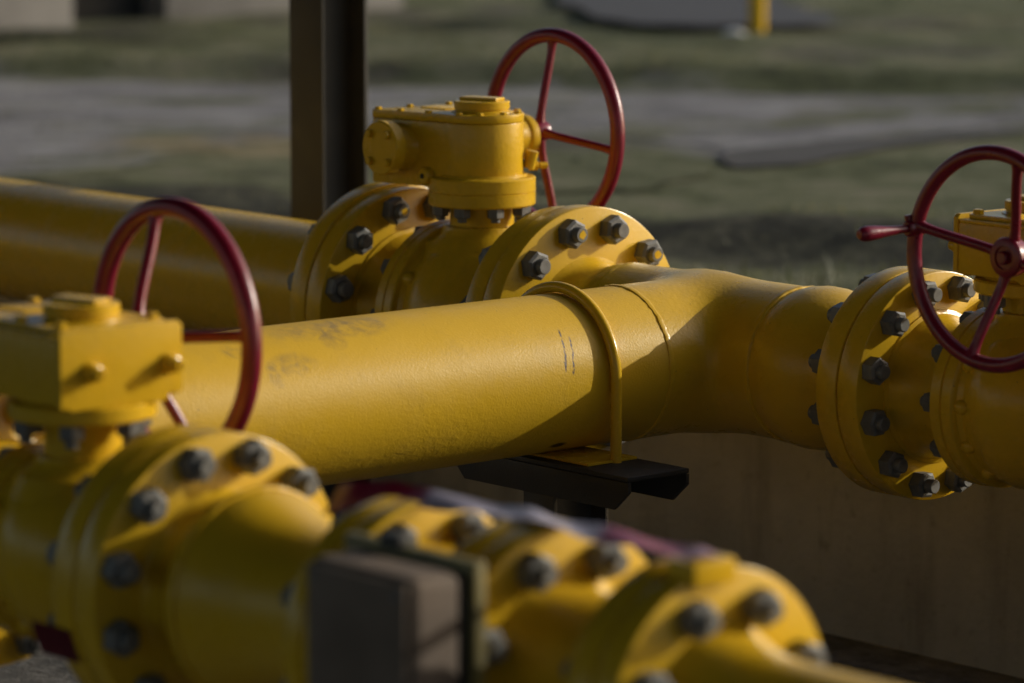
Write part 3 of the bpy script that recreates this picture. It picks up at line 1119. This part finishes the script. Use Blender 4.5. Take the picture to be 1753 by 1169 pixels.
b = new()
xs = [-400, -120, -50, -30, -22] + [-18 + .16 * i for i in range(int((18 + 6) / .16))] + [6.2, 9, 14, 30, 80, 400]
ys = [.86, .95] + [1.05 + .16 * i for i in range(int(13 / .16))] + [14.5, 17, 22, 35, 80, 400]
gv = [[b.verts.new((x, y, hgt(x, y) if (-19 < x < 7 and y < 14.2) else -.15 if y > 14.2 or x < -19 else -.30)) for y in ys] for x in xs]
for i in range(len(xs) - 1):
    for j in range(len(ys) - 1):
        b.faces.new((gv[i][j], gv[i + 1][j], gv[i + 1][j + 1], gv[i][j + 1]))
tag(link('terrain', b, M_GRASS, angle=80), kind='structure')

zg = -.2205
sheet('path', [(-8.68, 3.36), (-8.69, 4.21), (-8.13, 4.56), (-7.69, 4.98), (-7.32, 5.31), (-6.87, 5.55), (-6.54, 5.83), (-5.99, 6.02), (-5.44, 6.44), (-4.78, 7.2), (-4.2, 6.6),
               (-4.39, 5.78), (-4.37, 4.99), (-4.3, 4.2), (-4.91, 4.38), (-5.26, 4.14), (-5.86, 3.97), (-5.94, 3.63), (-5.51, 2.8), (-5.06, 2.21), (-5.05, 1.81), (-5.26, 1.31)],
      zg, M_PATH, wob=.07, sub=4)
sheet('path', [(-4.36, 3.44), (-4.72, 4.05), (-4.61, 4.33), (-4.15, 4.02), (-3.72, 3.5), (-3.65, 3.16), (-3.68, 2.88)], zg + .004, M_PATH, wob=.06, sub=4)
sheet('slab_shade_patch', [(-4.22, 4.07), (-4.36, 4.35), (-4.34, 4.68), (-4.30, 5.09), (-4.24, 5.59), (-4.12, 5.55), (-4.10, 4.89), (-3.96, 4.43), (-3.86, 4.09), (-3.92, 3.85)], zg + .006, M_DARK, wob=.02, sub=3)  # shade under the raised slab edge, painted as a flat dark sheet
sheet('road', [(-12.86, 11.07), (-10.02, 8.54), (-8.82, 7.66), (-8.15, 7.42), (-7.76, 7.75), (-7.55, 8.12), (-8.27, 8.65), (-9.09, 9.21), (-12.02, 12.03)], -.105, M_ASPH, wob=.05, sub=4)

b = new()
box(b, (-14, .735, -.75), (6.5, .858, -.235), .012)
tag(link('concrete_wall', b, M_WALL), 'low stained concrete retaining wall behind the pipes', 'wall')

# steel column: H section
root = thing('steel_column', 'tall black steel column standing behind the rounded-gearbox valve', 'column', (-1.826, .56, -.70))
b = new()
box(b, (-.060, -.064, .015), (.060, -.060, 3.525), .0015)
box(b, (-.060, .055, .015), (.060, .064, 3.525), .001)
box(b, (-.0045, -.060, .015), (.0045, .055, 3.525))
link('shaft', b, M_BLKR, root, None, 25)
b = new()
box(b, (-.13, -.13, 0), (.13, .13, .015), .002)
link('base_plate', b, M_BLACK, root)

# roof out of view, added to keep sky light off the shaded sides
root = thing('sky_blocker_roof', 'dark sheet metal roof out of view, added above the valves to block sky light', 'roof', (-.4, -4.4, 2.9))
b = new()
nr = 240
top, bot = [], []
for i in range(nr + 1):
    x = -9.6 + 19.2 * i / nr
    z = .03 * (1 if i % 4 in (1, 2) else 0)
    top.append([b.verts.new((x, y, z + .004 + .05)) for y in (-6.6, 5.2)])
for A, B_ in zip(top, top[1:]):
    b.faces.new((A[0], B_[0], B_[1], A[1]))
bmesh.ops.solidify(b, geom=b.faces[:], thickness=.003)
link('blocker_sheet', b, M_BLKR, root, None, 20)
for yy in (-6.2, -3.9, -1.6, .7, 3.0, 4.9):
    b = new()
    box(b, (-9.6, yy - .05, -.07), (9.6, yy + .05, .05), .004)
    link('blocker_purlin', b, M_BLKR, root)

# far side
root = thing('marker_post', 'slim yellow marker post far behind in the grass', 'post', (-7.74, 7.72, -.16))
b = new()
lathe(b, ((0, 0), (0, .040), (1.15, .040), (1.165, .034), (1.165, 0)), axis((0, 0, 1)), 24)
link('shaft', b, M_YEL, root)
b = new()
lathe(b, ((0, 0), (0, .085), (.018, .080), (.022, .06), (.022, 0)), axis((0, 0, 1)), 20)
link('footing', b, M_STONE, root)
b = new()
bmesh.ops.create_icosphere(b, subdivisions=3, radius=.05)
for v in b.verts:
    v.co = Vector((v.co.x * 1.3, v.co.y, v.co.z * .45)) * (1 + .12 * math.sin(v.co.x * 40) * math.cos(v.co.y * 37 + v.co.z * 30))
o = link('stone', b, M_STONE)
o.location = (-7.62, 7.45, -.125)
tag(o, 'small pale stone lying left of the yellow marker post', 'stone')

root = thing('building', 'pale plastered building with a dark doorway in the far left corner', 'building', (-10.28, 6.0, -.16))
b = new()
box(b, (-3.0, -4.0, -.1), (0, -.32, 2.9), .01)
box(b, (-3.0, -.32, 2.2), (0, .22, 2.9), .01)
box(b, (-3.0, .22, -.1), (0, 1.7, 2.9), .01)
link('wall', b, M_TAN, root)
b = new()
box(b, (-.25, -.32, -.05), (-.19, .22, 2.2), .004)
link('door', b, M_BLACK, root)
b = new()
box(b, (-3.3, -4.3, 2.9), (.35, 2.0, 3.05), .01)
link('roof', b, M_ASPH, root)

# ------------------------------------------------------------------ grass blades (one mesh)
b = new()
rnd = random.Random(3)


def blade(x, y, z, h, wd):
    a = rnd.uniform(0, 2 * PI)
    l = rnd.uniform(.1, .6) * h
    u = Vector((math.cos(a), math.sin(a), 0))
    v = Vector((-u.y, u.x, 0))
    p = Vector((x, y, z - .01))
    m = p + Vector((0, 0, h * .6)) + u * l * .35
    t = p + Vector((0, 0, h)) + u * l
    v1, v2, v3, v4, v5 = [b.verts.new(q) for q in (p - v * wd, p + v * wd, m + v * wd * .7, m - v * wd * .7, t)]
    b.faces.new((v1, v2, v3, v4))
    b.faces.new((v4, v3, v5))


def in_path(x, y):
    s1 = -.572 * x + .82 * y
    s2 = -.536 * x + .844 * y
    return s2 > 4.25 and s1 < 8.5


cl = [(rnd.uniform(-12, 2), rnd.uniform(.9, 11), rnd.uniform(.2, .7), rnd.random()) for _ in range(420)]
cnt = 0
for cx, cy, cr, dn in cl:
    for i in range(int(150 * (cr / .4) ** 2 * (.3 + dn))):
        x, y = rnd.gauss(cx, cr * .5), rnd.gauss(cy, cr * .5)
        if y < .9 or in_path(x, y) and rnd.random() < .93 or (x < -7.8 and y > 7.6 and rnd.random() < .9) or cnt > 60000:
            continue
        s2 = -.536 * x + .844 * y
        if 3.45 < s2 < 4.1 and rnd.random() < .93:
            continue
        near = s2 < 3.6
        blade(x, y, hgt(x, y), rnd.uniform(.02, .05) * (1.1 if near else .6) * (.5 + dn), rnd.uniform(.002, .005))
        cnt += 1
tag(link('grass', b, M_BLADE, recalc=False), kind='stuff', label='short patchy green grass on the raised ground', cat='grass')
